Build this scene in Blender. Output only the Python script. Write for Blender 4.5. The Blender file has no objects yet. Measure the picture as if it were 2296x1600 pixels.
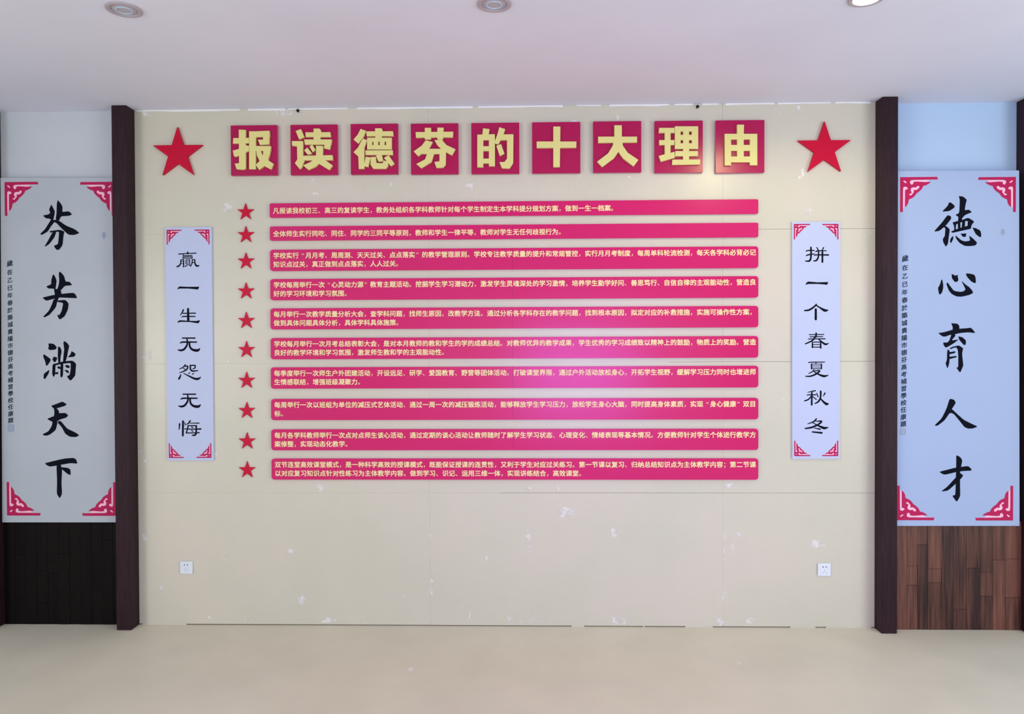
import bpy, math, random
from mathutils import Vector, Matrix
from mathutils.geometry import delaunay_2d_cdt

# ------------------------------------------------------------------ camera
SC = bpy.context.scene
COL = SC.collection
H = 3.25                      # ceiling height
HW = 2.307                    # half width of the beige wall
YAW, PITCH, ROLL = -0.0233524, -0.0119348, -0.0039245
CX, CZ, CD, F = 0.172157, 1.743314, 4.59383, 1650.0


def cam_axes():
    cy, sy, cp, sp = math.cos(YAW), math.sin(YAW), math.cos(PITCH), math.sin(PITCH)
    f = Vector((sy * cp, cy * cp, sp))
    r = Vector((cy, -sy, 0.0))
    u = r.cross(f)
    cr, sr = math.cos(ROLL), math.sin(ROLL)
    return r * cr + u * sr, -r * sr + u * cr, f


AR, AU, AF = cam_axes()
CAM = Vector((CX, -CD, CZ))
cd = bpy.data.cameras.new('camera')
cam = bpy.data.objects.new('camera', cd)
COL.objects.link(cam)
cd.sensor_fit = 'HORIZONTAL'
cd.sensor_width = 36.0
cd.lens = 36.0 * F / 2296.0
cd.clip_start = 0.05
M3 = Matrix((AR, AU, -AF)).transposed()
cam.matrix_world = Matrix.Translation(CAM) @ M3.to_4x4()
SC.camera = cam


def ray(px, py):
    return AF * F + AR * (px - 1148.0) + AU * (800.0 - py)


def on_wall(px, py, y=0.0):
    """measured point of the photograph -> x, z on the vertical plane at depth y"""
    d = ray(px, py)
    t = (y + CD) / d.y
    return CX + d.x * t, CZ + d.z * t


def on_level(px, py, z):
    d = ray(px, py)
    t = (z - CZ) / d.z
    return CX + d.x * t, -CD + d.y * t


# ------------------------------------------------------------------ world, exposure, big lights
SC.view_settings.view_transform = 'Standard'
SC.view_settings.look = 'None'
SC.view_settings.gamma = 1.0
SC.view_settings.use_curve_mapping = False
SC.view_settings.exposure = 0.0
w = bpy.data.worlds.new('sky')
SC.world = w
w.use_nodes = True
w.node_tree.nodes['Background'].inputs[0].default_value = (0.62, 0.72, 0.95, 1)
w.node_tree.nodes['Background'].inputs[1].default_value = 1.0


def area(name, loc, rot, sx, sy, power, col, spread=180):
    l = bpy.data.lights.new(name, 'AREA')
    l.shape = 'RECTANGLE'
    l.size, l.size_y = sx, sy
    l.energy = power
    l.color = col
    l.spread = math.radians(spread)
    o = bpy.data.objects.new(name, l)
    COL.objects.link(o)
    o.location = loc
    o.rotation_euler = rot
    return o


R90 = math.pi / 2
XRW = 5.05
YB = -8.6                     # unseen front wall behind the camera, its glazing added
# daylight from the right window, plus unseen fill lights added at front and left
area('fill_front', (0.9, YB + 0.12, 1.45), (R90, 0, 0), 5.4, 2.3, 34, (0.96, 1.0, 0.95))
area('daylight_right', (XRW, -4.4, 1.55), (R90, 0, R90), 3.6, 2.2, 134, (0.86, 1.0, 0.93))
area('fill_left', (-XRW, -5.6, 1.65), (R90, 0, -R90), 3.0, 1.9, 140, (0.94, 1.0, 0.94))
# blue-violet LED screen in the lobby behind the photographer
area('led_screen', (1.0, -7.6, 1.30), (R90, 0, 0), 1.9, 1.4, 12.5, (0.36, 0.20, 1.0), 60)


# ------------------------------------------------------------------ materials
def lin(r, g, b):
    def f(c):
        c /= 255.0
        return c / 12.92 if c <= 0.04045 else ((c + 0.055) / 1.055) ** 2.4
    return f(r), f(g), f(b)


def mat(name, rgb, rough=0.6, spec=0.5, vary=0.0, scale=6.0, bump=0.0, bscale=60.0, stretch=None, col2=None,
        fac2=(0.62, 0.72), detail=4, bdist=0.002, emit=0.0):
    m = bpy.data.materials.new(name)
    m.use_nodes = True
    nt = m.node_tree
    N, L = nt.nodes, nt.links
    b = N['Principled BSDF']
    b.inputs['Base Color'].default_value = (*rgb, 1)
    b.inputs['Roughness'].default_value = rough
    b.inputs['Specular IOR Level'].default_value = spec
    if emit:
        b.inputs['Emission Color'].default_value = (*rgb, 1)
        b.inputs['Emission Strength'].default_value = emit
    tc = N.new('ShaderNodeTexCoord')
    mp = N.new('ShaderNodeMapping')
    L.new(tc.outputs['Object'], mp.inputs[0])
    if stretch:
        mp.inputs['Scale'].default_value = stretch
    if vary or col2:
        n = N.new('ShaderNodeTexNoise')
        n.inputs['Scale'].default_value = scale
        n.inputs['Detail'].default_value = detail
        L.new(mp.outputs[0], n.inputs['Vector'])
        r = N.new('ShaderNodeValToRGB')
        if col2:
            r.color_ramp.elements[0].position = fac2[0]
            r.color_ramp.elements[1].position = fac2[1]
            r.color_ramp.elements[0].color = (*rgb, 1)
            r.color_ramp.elements[1].color = (*col2, 1)
        else:
            r.color_ramp.elements[0].position = 0.3
            r.color_ramp.elements[1].position = 0.7
            r.color_ramp.elements[0].color = (*[c * (1 - vary) for c in rgb], 1)
            r.color_ramp.elements[1].color = (*[min(1, c * (1 + vary)) for c in rgb], 1)
        L.new(n.outputs['Fac'], r.inputs[0])
        L.new(r.outputs[0], b.inputs['Base Color'])
    if bump:
        n2 = N.new('ShaderNodeTexNoise')
        n2.inputs['Scale'].default_value = bscale
        n2.inputs['Detail'].default_value = 3
        L.new(mp.outputs[0], n2.inputs['Vector'])
        bp = N.new('ShaderNodeBump')
        bp.inputs['Strength'].default_value = bump
        bp.inputs['Distance'].default_value = bdist
        L.new(n2.outputs['Fac'], bp.inputs['Height'])
        L.new(bp.outputs[0], b.inputs['Normal'])
    return m


def wall_mat():
    """beige painted boards: faint broad mottling, tiny pale rub marks, fine orange-peel"""
    m = mat('beige_board', lin(208, 200, 184), 0.29, 0.45, bump=0.25, bscale=180, bdist=0.001)
    nt = m.node_tree
    N, L = nt.nodes, nt.links
    b = N['Principled BSDF']
    g = N.new('ShaderNodeNewGeometry')
    n1 = N.new('ShaderNodeTexNoise'); n1.inputs['Scale'].default_value = 1.3; n1.inputs['Detail'].default_value = 3
    n2 = N.new('ShaderNodeTexNoise'); n2.inputs['Scale'].default_value = 9.0; n2.inputs['Detail'].default_value = 8
    n2.inputs['Roughness'].default_value = 0.62
    n3 = N.new('ShaderNodeTexNoise'); n3.inputs['Scale'].default_value = 220; n3.inputs['Detail'].default_value = 2
    for n in (n1, n2, n3):
        L.new(g.outputs['Position'], n.inputs['Vector'])
    r1 = N.new('ShaderNodeValToRGB')
    r1.color_ramp.elements[0].position, r1.color_ramp.elements[1].position = 0.35, 0.65
    r1.color_ramp.elements[0].color = (*lin(204, 200, 182), 1)
    r1.color_ramp.elements[1].color = (*lin(212, 203, 188), 1)
    L.new(n1.outputs['Fac'], r1.inputs[0])
    r2 = N.new('ShaderNodeValToRGB')
    r2.color_ramp.elements[0].position, r2.color_ramp.elements[1].position = 0.68, 0.76
    r2.color_ramp.elements[0].color = (0, 0, 0, 1)
    r2.color_ramp.elements[1].color = (0.7, 0.7, 0.7, 1)
    L.new(n2.outputs['Fac'], r2.inputs[0])
    mx = N.new('ShaderNodeMix'); mx.data_type = 'RGBA'
    L.new(r2.outputs[0], mx.inputs[0]); L.new(r1.outputs[0], mx.inputs[6])
    mx.inputs[7].default_value = (*lin(226, 221, 214), 1)
    r3 = N.new('ShaderNodeValToRGB')
    r3.color_ramp.elements[0].position, r3.color_ramp.elements[1].position = 0.3, 0.7
    r3.color_ramp.elements[0].color = (0.95, 0.95, 0.95, 1)
    r3.color_ramp.elements[1].color = (1.04, 1.04, 1.04, 1)
    L.new(n3.outputs['Fac'], r3.inputs[0])
    mm = N.new('ShaderNodeMix'); mm.data_type = 'RGBA'; mm.blend_type = 'MULTIPLY'
    mm.inputs[0].default_value = 1.0
    L.new(mx.outputs[2], mm.inputs[6]); L.new(r3.outputs[0], mm.inputs[7])
    L.new(mm.outputs[2], b.inputs['Base Color'])
    return m


M_WALL = wall_mat()
M_CEIL = mat('ceiling_paint', lin(229, 228, 245), 0.85, 0.2, vary=0.03, scale=1.2, bump=0.15, bscale=90)
M_FLOOR = mat('floor_screed', lin(226, 218, 199), 0.5, 0.4, vary=0.05, scale=2.2, detail=8, bump=0.15, bscale=120)
M_WHITE = mat('alcove_paint_blue_light', lin(182, 206, 236), 0.6, 0.3, vary=0.015, scale=3, bump=0.1, bscale=120)  # white paint; the blue daylight on it is put into the colour
M_WHITE_L = mat('alcove_paint_grey_light', lin(200, 204, 214), 0.6, 0.3, vary=0.03, scale=2.5, bump=0.1, bscale=120)  # same white paint, coloured for the greyer light on the left
M_PLASTER = mat('room_plaster', lin(226, 224, 226), 0.8, 0.2, vary=0.03)
M_CAULK = mat('caulk', lin(236, 234, 236), 0.7, 0.3)
M_PATCH = mat('filler_patch', lin(240, 236, 232), 0.75, 0.2, vary=0.04, scale=60)
def ragged(m, scale=24, lo=.28, hi=.58):
    nt = m.node_tree
    N, L = nt.nodes, nt.links
    g = N.new('ShaderNodeNewGeometry')
    n = N.new('ShaderNodeTexNoise'); n.inputs['Scale'].default_value = scale; n.inputs['Detail'].default_value = 6
    L.new(g.outputs['Position'], n.inputs['Vector'])
    r = N.new('ShaderNodeMapRange')
    r.inputs['From Min'].default_value = lo; r.inputs['From Max'].default_value = hi
    r.inputs['To Max'].default_value = 0.85
    L.new(n.outputs['Fac'], r.inputs['Value'])
    L.new(r.outputs[0], N['Principled BSDF'].inputs['Alpha'])


ragged(M_PATCH)
M_GAP = mat('dark_gap', lin(70, 62, 52), 0.9, 0.1)
M_POST = mat('dark_stained_wood', lin(44, 23, 32), 0.5, 0.18, vary=0.3, scale=14, stretch=(6, 6, 0.5), bump=0.3, bscale=30)
M_RED = mat('red_panel_face', (0.62, 0.001, 0.128), 0.21, 0.40, bump=0.04, bscale=40)
M_TILE = mat('red_tile_face', (0.43, 0.001, 0.078), 0.25, 0.36, bump=0.04, bscale=40)
M_STAR = mat('red_star_face', (0.57, 0.001, 0.034), 0.4, 0.18)
M_EDGE = mat('foam_board_edge', lin(196, 120, 140), 0.7, 0.2)
M_YEL = mat('yellow_foam', (0.77, 0.69, 0.26), 0.5, 0.4)
M_CREAM = mat('cream_lettering', lin(250, 226, 172), 0.55, 0.3)
M_PAPER = mat('scroll_face', lin(189, 197, 228), 0.42, 0.4, vary=0.012, scale=4)
M_PAPER_L = mat('board_face_grey_light', lin(178, 184, 195), 0.42, 0.4, vary=0.03, scale=3)  # left board; the greyer light there is put into the colour
M_PAPER_R = mat('board_face_blue_light', lin(164, 181, 216), 0.55, 0.25, vary=0.012, scale=3)  # matching right board, with the blue daylight put into its colour
M_INK = mat('black_ink', (0.004, 0.005, 0.012), 0.8, 0.08)
M_INK2 = mat('thin_ink', (0.03, 0.038, 0.075), 0.8, 0.08)
M_SEAL = mat('faded_seal', lin(150, 158, 182), 0.6, 0.3)
M_ORN = mat('red_ornament', (0.48, 0.003, 0.085), 0.5, 0.25)
M_PINK = mat('pink_ornament_gap', lin(250, 190, 215), 0.5, 0.3)
M_SOCK = mat('socket_plastic', lin(226, 230, 240), 0.3, 0.5)
M_DARK = mat('dark_slot', (0.02, 0.02, 0.025), 0.6, 0.2)
M_RING = mat('lamp_ring', lin(176, 166, 176), 0.45, 0.4)
M_LENS = mat('lamp_lens_off', lin(184, 174, 184), 0.5, 0.4)
M_LIT = mat('lamp_lens_lit', (1.0, 0.93, 0.78), 0.4, 0.3, emit=14.0)
M_GLASS = mat('glazing_bar', lin(120, 122, 126), 0.4, 0.5)


def plank_mat(name, rgb, rgb2):
    m = mat(name, rgb, 0.4, 0.3, bump=0.4, bscale=26, stretch=(5, 5, 0.6), bdist=0.002)
    nt = m.node_tree
    N, L = nt.nodes, nt.links
    b = N['Principled BSDF']
    g = N.new('ShaderNodeNewGeometry')
    mp = N.new('ShaderNodeMapping'); mp.inputs['Scale'].default_value = (30, 30, 1.6)
    L.new(g.outputs['Position'], mp.inputs[0])
    n = N.new('ShaderNodeTexNoise'); n.inputs['Scale'].default_value = 2.0; n.inputs['Detail'].default_value = 8
    L.new(mp.outputs[0], n.inputs['Vector'])
    oi = N.new('ShaderNodeObjectInfo')
    ad = N.new('ShaderNodeMath'); ad.operation = 'MULTIPLY_ADD'
    ad.inputs[1].default_value = 0.42
    L.new(oi.outputs['Random'], ad.inputs[0])
    L.new(n.outputs['Fac'], ad.inputs[2])
    r = N.new('ShaderNodeValToRGB')
    r.color_ramp.elements[0].position, r.color_ramp.elements[1].position = 0.42, 1.0
    r.color_ramp.elements[0].color = (*rgb, 1)
    r.color_ramp.elements[1].color = (*rgb2, 1)
    L.new(ad.outputs[0], r.inputs[0])
    L.new(r.outputs[0], b.inputs['Base Color'])
    return m


M_PLANK_R = plank_mat('plank_lit', lin(46, 25, 24), lin(122, 76, 64))  # dado wood with the right side's light and sheen in its colour
M_PLANK_L = plank_mat('plank_shaded', lin(8, 4, 5), lin(18, 9, 10))  # same wood, its colour darkened for the shade at the left
M_PLANK_L.node_tree.nodes['Principled BSDF'].inputs['Roughness'].default_value = .6
M_PLANK_L.node_tree.nodes['Principled BSDF'].inputs['Specular IOR Level'].default_value = .12


# ------------------------------------------------------------------ mesh helpers
def link(name, verts, faces, material, parent=None, smooth=False):
    me = bpy.data.meshes.new(name)
    me.from_pydata(verts, [], faces)
    me.materials.append(material)
    if smooth:
        me.polygons.foreach_set('use_smooth', [True] * len(me.polygons))
    me.update()
    o = bpy.data.objects.new(name, me)
    COL.objects.link(o)
    if parent:
        o.parent = parent
    return o


def empty(name, loc=(0, 0, 0)):
    o = bpy.data.objects.new(name, None)
    o.empty_display_size = 0.05
    COL.objects.link(o)
    o.location = loc
    return o


def tag(o, label=None, cat=None, group=None, kind=None):
    if label: o['label'] = label
    if cat: o['category'] = cat
    if group: o['group'] = group
    if kind: o['kind'] = kind
    return o


def box(name, a, b, material, parent=None, bevel=0.0):
    """axis box from corner a to corner b with chamfered edges (object origin at its base centre unless parented)"""
    x0, y0, z0 = a; x1, y1, z1 = b
    if bevel <= 0:
        v = [(x, y, z) for z in (z0, z1) for y in (y0, y1) for x in (x0, x1)]
        f = [(0, 2, 3, 1), (4, 5, 7, 6), (0, 1, 5, 4), (2, 6, 7, 3), (0, 4, 6, 2), (1, 3, 7, 5)]
    else:
        c = bevel
        v = []; f = []
        idx = {}
        for sx in (0, 1):
            for sy in (0, 1):
                for sz in (0, 1):
                    X, Y, Z = (x0, x1)[sx], (y0, y1)[sy], (z0, z1)[sz]
                    dx, dy, dz = (c, -c)[sx], (c, -c)[sy], (c, -c)[sz]
                    idx[sx, sy, sz] = (len(v), len(v) + 1, len(v) + 2)
                    v += [(X, Y + dy, Z + dz), (X + dx, Y, Z + dz), (X + dx, Y + dy, Z)]
        g = lambda s, k: idx[s][k]
        for k in range(3):                       # six faces
            for s in (0, 1):
                o = [i for i in range(3) if i != k]
                q = []
                for (p, r) in ((0, 0), (1, 0), (1, 1), (0, 1)):
                    t = [0, 0, 0]; t[k] = s; t[o[0]] = p; t[o[1]] = r
                    q.append(g(tuple(t), k))
                f.append(q)
        for k in range(3):                       # twelve chamfers
            o = [i for i in range(3) if i != k]
            for p in (0, 1):
                for r in (0, 1):
                    t0 = [0, 0, 0]; t0[o[0]] = p; t0[o[1]] = r
                    t1 = list(t0); t1[k] = 1
                    f.append((g(tuple(t0), o[0]), g(tuple(t0), o[1]), g(tuple(t1), o[1]), g(tuple(t1), o[0])))
        for s in idx: f.append(idx[s])
    me = bpy.data.meshes.new(name)
    me.from_pydata(v, [], f)
    me.materials.append(material)
    import bmesh
    bm = bmesh.new(); bm.from_mesh(me)
    bmesh.ops.recalc_face_normals(bm, faces=bm.faces)
    bm.to_mesh(me); bm.free()
    o = bpy.data.objects.new(name, me)
    COL.objects.link(o)
    if parent: o.parent = parent
    return o


def union2d(polys):
    """union of overlapping 2-D polygons -> verts, triangles"""
    vs, fs = [], []
    for p in polys:
        b = len(vs)
        a = sum(p[i][0] * p[(i + 1) % len(p)][1] - p[(i + 1) % len(p)][0] * p[i][1] for i in range(len(p)))
        if a < 0: p = p[::-1]
        vs += [Vector(q) for q in p]
        fs.append(list(range(b, b + len(p))))
    r = delaunay_2d_cdt(vs, [], fs, 1, 1e-6)
    return [tuple(q) for q in r[0]], [tuple(t) for t, o in zip(r[2], r[5]) if len(o)]


def slab(name, polys, y_front, thick, material, parent, edge_mat=None):
    """flat shape in the wall plane (x,z); thick>0 gives it side walls back to y_front+thick"""
    vs, ts = union2d(polys)
    v = [(x, y_front, z) for x, z in vs]
    f = []
    for t in ts:                                  # front faces look towards -y
        (ax, az), (bx, bz), (cx, cz) = vs[t[0]], vs[t[1]], vs[t[2]]
        s = (bx - ax) * (cz - az) - (cx - ax) * (bz - az)
        f.append(t if s > 0 else t[::-1])
    nf = len(f)
    if thick > 0:
        cnt = {}
        for t in f:
            for i in range(3):
                e = (t[i], t[(i + 1) % 3])
                cnt[e] = cnt.get(e, 0) + 1
        n = len(v)
        v += [(x, y_front + thick, z) for x, z in vs]
        for (a, b) in list(cnt):
            if (b, a) not in cnt:
                f.append((b, a, a + n, b + n))
        f += [tuple(i + n for i in t[::-1]) for t in f[:nf]]
    o = link(name, v, f, material, parent)
    if edge_mat:
        o.data.materials.append(edge_mat)
        for i in range(nf, len(o.data.polygons)):
            o.data.polygons[i].material_index = 1
    return o


def rrect(x0, z0, x1, z1, r, n=4, corners=(1, 1, 1, 1)):
    out = []
    for k, (cx, cz, a0) in enumerate(((x1 - r, z1 - r, 0), (x0 + r, z1 - r, 90), (x0 + r, z0 + r, 180), (x1 - r, z0 + r, 270))):
        if corners[k]:
            for i in range(n + 1):
                a = math.radians(a0 + 90 * i / n)
                out.append((cx + r * math.cos(a), cz + r * math.sin(a)))
        else:
            out.append(((x1, z1), (x0, z1), (x0, z0), (x1, z0))[k])
    return out


def soften(p):
    """one pass of light corner cutting for brush-written outlines"""
    out = []
    n = len(p)
    for i in range(n):
        a, b, c = p[i - 1], p[i], p[(i + 1) % n]
        out.append((b[0] + (a[0] - b[0]) * 0.14, b[1] + (a[1] - b[1]) * 0.14))
        out.append((b[0] + (c[0] - b[0]) * 0.14, b[1] + (c[1] - b[1]) * 0.14))
    return out


def brush(pts):
    """stroke with a width at every point -> convex pieces"""
    # Catmull-Rom resample
    P = [pts[0]] + list(pts) + [pts[-1]]
    S = []
    if len(pts) == 2:
        S = list(pts)
    else:
        for i in range(1, len(P) - 2):
            for k in range(4):
                t = k / 4
                q = []
                for c in range(3):
                    p0, p1, p2, p3 = P[i - 1][c], P[i][c], P[i + 1][c], P[i + 2][c]
                    q.append(0.5 * (2 * p1 + (p2 - p0) * t + (2 * p0 - 5 * p1 + 4 * p2 - p3) * t * t + (3 * p1 - p0 - 3 * p2 + p3) * t ** 3))
                S.append(q)
        S.append(pts[-1])
    out = []
    for i, (x, y, w_) in enumerate(S):
        r = max(w_, 1) / 2
        out.append([(x + r * math.cos(k * math.pi / 4 + .3), y + r * math.sin(k * math.pi / 4 + .3)) for k in range(8)])
        if i:
            x0, y0, w0 = S[i - 1]
            dx, dy = x - x0, y - y0
            l = math.hypot(dx, dy)
            if l < 1e-6: continue
            nx, ny = -dy / l, dx / l
            r0 = max(w0, 1) / 2
            out.append([(x0 + nx * r0, y0 + ny * r0), (x + nx * r, y + ny * r), (x - nx * r, y - ny * r), (x0 - nx * r0, y0 - ny * r0)])
    return out


def traced(frame, polys, y, smooth=False):
    """outline measured on an enlarged crop (x0,y0,scale) -> wall-plane polygons at depth y"""
    x0, y0, s = frame
    out = []
    for p in polys:
        if smooth: p = soften(p)
        out.append([on_wall(x0 + a / s, y0 + b / s, y) for a, b in p])
    return out


def rect(a, b, c, d):
    return [(a, b), (c, b), (c, d), (a, d)]


# ------------------------------------------------------------------ structure
random.seed(4)
XL, XR = -5.2, 5.2
fl = box('floor', (XL - .1, YB - .1, -0.12), (XR + .1, 0.15, 0.0), M_FLOOR); tag(fl, kind='structure')
ce = box('ceiling', (XL - .1, YB - .1, H), (XR + .1, 0.15, H + 0.12), M_CEIL); tag(ce, kind='structure')


def wall_with_hole(name, axis, pos, th, a0, a1, ha0, ha1, hz0, hz1):
    root = tag(empty(name, (0, 0, 0)), kind='structure')
    def part(u0, u1, z0, z1):
        if axis == 'x': box('wall_section', (pos, u0, z0), (pos + th, u1, z1), M_PLASTER, root)
        else: box('wall_section', (u0, pos, z0), (u1, pos + th, z1), M_PLASTER, root)
    part(a0, ha0, 0, H); part(ha1, a1, 0, H); part(ha0, ha1, 0, hz0); part(ha0, ha1, hz1, H)
    return root


def window(name, axis, pos, a0, a1, z0, z1, n):
    root = tag(empty(name, (0, 0, 0)), kind='structure')
    def b(u0, u1, w0, w1, nm='frame_bar'):
        if axis == 'x': box(nm, (pos - .02, u0, w0), (pos + .02, u1, w1), M_GLASS, root)
        else: box(nm, (u0, pos - .02, w0), (u1, pos + .02, w1), M_GLASS, root)
    b(a0, a1, z0, z0 + .05); b(a0, a1, z1 - .05, z1)
    for i in range(n + 1):
        u = a0 + (a1 - a0 - .05) * i / n
        b(u, u + .05, z0 + .05, z1 - .05)


wall_with_hole('wall_left', 'x', XL - .1, .1, YB, 0.05, -7.2, -4.0, 0.6, 2.7)
wall_with_hole('wall_right', 'x', XR, .1, YB, 0.05, -6.3, -2.5, 0.4, 2.7)
wall_with_hole('wall_front', 'y', YB - .1, .1, XL, XR, -1.9, 3.7, 0.25, 2.65)
window('added_window_1', 'y', YB - .05, -1.9, 3.7, 0.25, 2.65, 4)  # unseen glazing, added to go with the front fill light
window('added_window_3', 'x', XL - .05, -7.2, -4.0, 0.6, 2.7, 3)  # unseen window, added to go with the left fill light
window('window_2', 'x', XR + .05, -6.3, -2.5, 0.4, 2.7, 3)

# beige sign wall: twelve large boards with fine joints, floating a few mm above the floor
back = tag(empty('wall_back'), kind='structure')
box('backing', (-HW, 0.014, 0), (HW, 0.10, H), M_GAP, back)
bx = [-HW, on_wall(963, 1000)[0], on_wall(1621, 1000)[0], HW]
bz = [0.006, on_wall(1148, 1104.5)[1], on_wall(1148, 812.5)[1], on_wall(1148, 518)[1], H]
J = 0.0006
for i in range(3):
    for j in range(4):
        dy = random.uniform(-0.0006, 0.0006)
        box('wall_board', (bx[i] + (J if i else 0), dy, bz[j] + (J if j else 0)),
            (bx[i + 1] - (J if i < 2 else 0), 0.014, bz[j + 1] - J), M_WALL, back, bevel=0.0008)
for i in (1, 2):
    box('joint_filler', (bx[i] - J, .0004, .02), (bx[i] + J, .013, H - .02), M_WALL, back)
for (j, p, q) in ((1, 312, 1120), (2, 312, 1500), (3, 312, 1150)):
    box('joint_filler', (bx[0], .0006, bz[j] - J), (on_wall(q, 800)[0], .013, bz[j] + J), M_WALL, back)
# broken bead of white caulk under the ceiling
for (a, b, k) in ((306, 538, 1), (556, 640, 1), (646, 780, .8), (800, 1060, 1), (1072, 1262, 1), (1292, 1348, .7), (1366, 1500, 1),
                  (1512, 1554, .9), (1574, 1612, .8), (1626, 1736, 1), (1744, 1862, .8), (1872, 1952, .9)):
    xa, xb = on_wall(a, 240)[0], on_wall(b, 240)[0]
    n = max(3, int((xb - xa) / 0.08))
    top, bot = [], []
    for i in range(n + 1):
        x = xa + (xb - xa) * i / n
        top.append((x, H - 0.001))
        bot.append((x, H - 0.001 - 0.0120 * k * random.uniform(.7, 1.15)))
    slab('caulk_bead', [top + bot[::-1]], -0.004, 0.0035, M_CAULK, back)
# thin crumbs of filler bridging the gap at the floor
for (a, b) in ((318, 420), (1280, 1312), (1440, 1447), (1535, 1600), (1770, 1830), (1850, 1955)):
    xa, xb = on_wall(a, 1402)[0], on_wall(b, 1402)[0]
    slab('floor_filler', [[(xa, 0.0), (xb, 0.0), (xb - .01, .0075), (xa + .008, .0072)]], -0.0016, 0.0012, M_WALL, back)
# scraped filler and paint marks left on the boards (centre, width, height in measured pixels)
marks = [(638, 254, 44, 15), (672, 250, 14, 8), (702, 404, 16, 9), (707, 434, 14, 7), (875, 410, 12, 12), (1053, 414, 22, 30), (513, 466, 26, 26),
         (636, 524, 8, 7), (715, 1093, 22, 16), (650, 1237, 22, 18), (677, 1343, 20, 30), (740, 1390, 40, 14), (965, 1200, 4, 20),
         (967, 1315, 9, 38), (1268, 1147, 44, 22), (1183, 1198, 14, 26), (1184, 1228, 14, 18), (1377, 1194, 14, 24), (1054, 1378, 7, 22),
         (1035, 1358, 8, 5), (1091, 1250, 5, 12), (1143, 1384, 11, 24), (1168, 1390, 6, 13), (1207, 1387, 10, 10), (1388, 1391, 38, 18),
         (1623, 1228, 4, 70), (1622, 1330, 6, 30), (1655, 1198, 12, 14), (1641, 1225, 10, 16), (1832, 1218, 38, 20), (1613, 1393, 22, 18),
         (1680, 1390, 26, 14), (1812, 477, 18, 22), (1791, 397, 12, 9), (1800, 388, 9, 22), (1948, 521, 11, 11), (1940, 1052, 12, 10),
         (318, 1013, 12, 8), (328, 1035, 12, 12), (486, 1017, 12, 5), (322, 802, 8, 26), (336, 800, 8, 30), (325, 1205, 20, 16),
         (360, 1317, 8, 22), (468, 1384, 12, 9), (510, 1245, 12, 9), (555, 1390, 14, 6), (812, 1389, 10, 8), (1790, 244, 9, 18),
         (1385, 266, 8, 16), (1410, 398, 10, 7), (1287, 272, 16, 8), (330, 255, 22, 14), (1757, 895, 12, 10), (514, 809, 10, 7),
         (1180, 1095, 24, 14), (1250, 1094, 10, 14), (1640, 1088, 40, 12)]
for (px, py, w_, h_) in marks:
    x, z = on_wall(px, py)
    a, b = w_ * .00139, h_ * .00139
    n = 11
    pts = []
    for i in range(n):
        t = 2 * math.pi * i / n
        k = random.uniform(.55, 1.1)
        sx = math.copysign(abs(math.cos(t)) ** .6, math.cos(t)); sz = math.copysign(abs(math.sin(t)) ** .6, math.sin(t))
        pts.append((x + a * k * sx, z + b * random.uniform(.6, 1.1) * sz))
    slab('filler_mark', [pts], -0.0009, 0, M_PATCH, back)

# alcove walls left and right of the beige wall
PW = 0.092
aL = box('wall_alcove_left', (-HW - 1.0, 0.012, 0), (-HW, 0.10, H), M_WHITE_L); tag(aL, kind='structure')
aR = box('wall_alcove_right', (HW, 0.042, 0), (HW + 1.05, 0.12, H), M_WHITE); tag(aR, kind='structure')
box_l = box('wall_return_left', (XL, 0.012, 0), (-HW - 1.0, 0.10, H), M_WHITE_L); tag(box_l, kind='structure')
box_r = box('wall_return_right', (HW + 1.05, 0.042, 0), (XR, 0.12, H), M_WHITE); tag(box_r, kind='structure')

# dark posts
def post(n, x0, x1, yf, y_back):
    o = box('trim_%d' % n, (x0, yf, 0.0), (x1, y_back, H), M_POST, bevel=0.003)
    return tag(o, kind='structure')


post(1, -HW - PW, -HW, -0.098, 0.012)
post(2, HW, HW + PW + .002, -0.09, 0.042)
xr = on_wall(2286.5, 800, 0.0)[0]
post(3, xr, xr + PW, -0.09, 0.042)
xl = on_wall(3.5, 1100, -0.02)[0]
post(4, xl - PW, xl, -0.098, 0.012)


# plank dado: staggered strips, each its own piece
def dado(n, x0, x1, edges, y_back, y_front, ztop, m):
    root = tag(empty('trim_%d' % n), kind='structure')
    box('backing_board', (x0, y_front + .006, 0), (x1, y_back, ztop), M_GAP, root)
    for i in range(len(edges) - 1):
        a, b = edges[i], edges[i + 1]
        cuts = [0.0] + sorted(random.uniform(.12, ztop - .12) for _ in range(random.choice((0, 1, 1, 2)))) + [ztop]
        for j in range(len(cuts) - 1):
            if cuts[j + 1] - cuts[j] < 0.03: continue
            d = random.uniform(0, .0025)
            box('plank', (a + .0006, y_front - d, cuts[j] + .0006), (b - .0006, y_front + .006, cuts[j + 1] - .0006), m, root, bevel=.0008)
    return root


ZD = on_wall(2150, 1176, -0.03)[1] + .02
eR = [HW + PW] + [on_wall(p, 1300, -0.02)[0] for p in (2033, 2056, 2079, 2110, 2137, 2166, 2197, 2226, 2254)] + [xr]
dado(5, HW + PW, xr, eR, 0.042, -0.022, ZD, M_PLANK_R)
xa, xb = xl, -HW - PW
eL = [xa + (xb - xa) * i / 11 for i in range(12)]
ZDL = on_wall(130, 1168, -0.02)[1] + .02
dado(6, xa, xb, eL, 0.012, -0.004, ZDL, M_PLANK_L)

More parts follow.
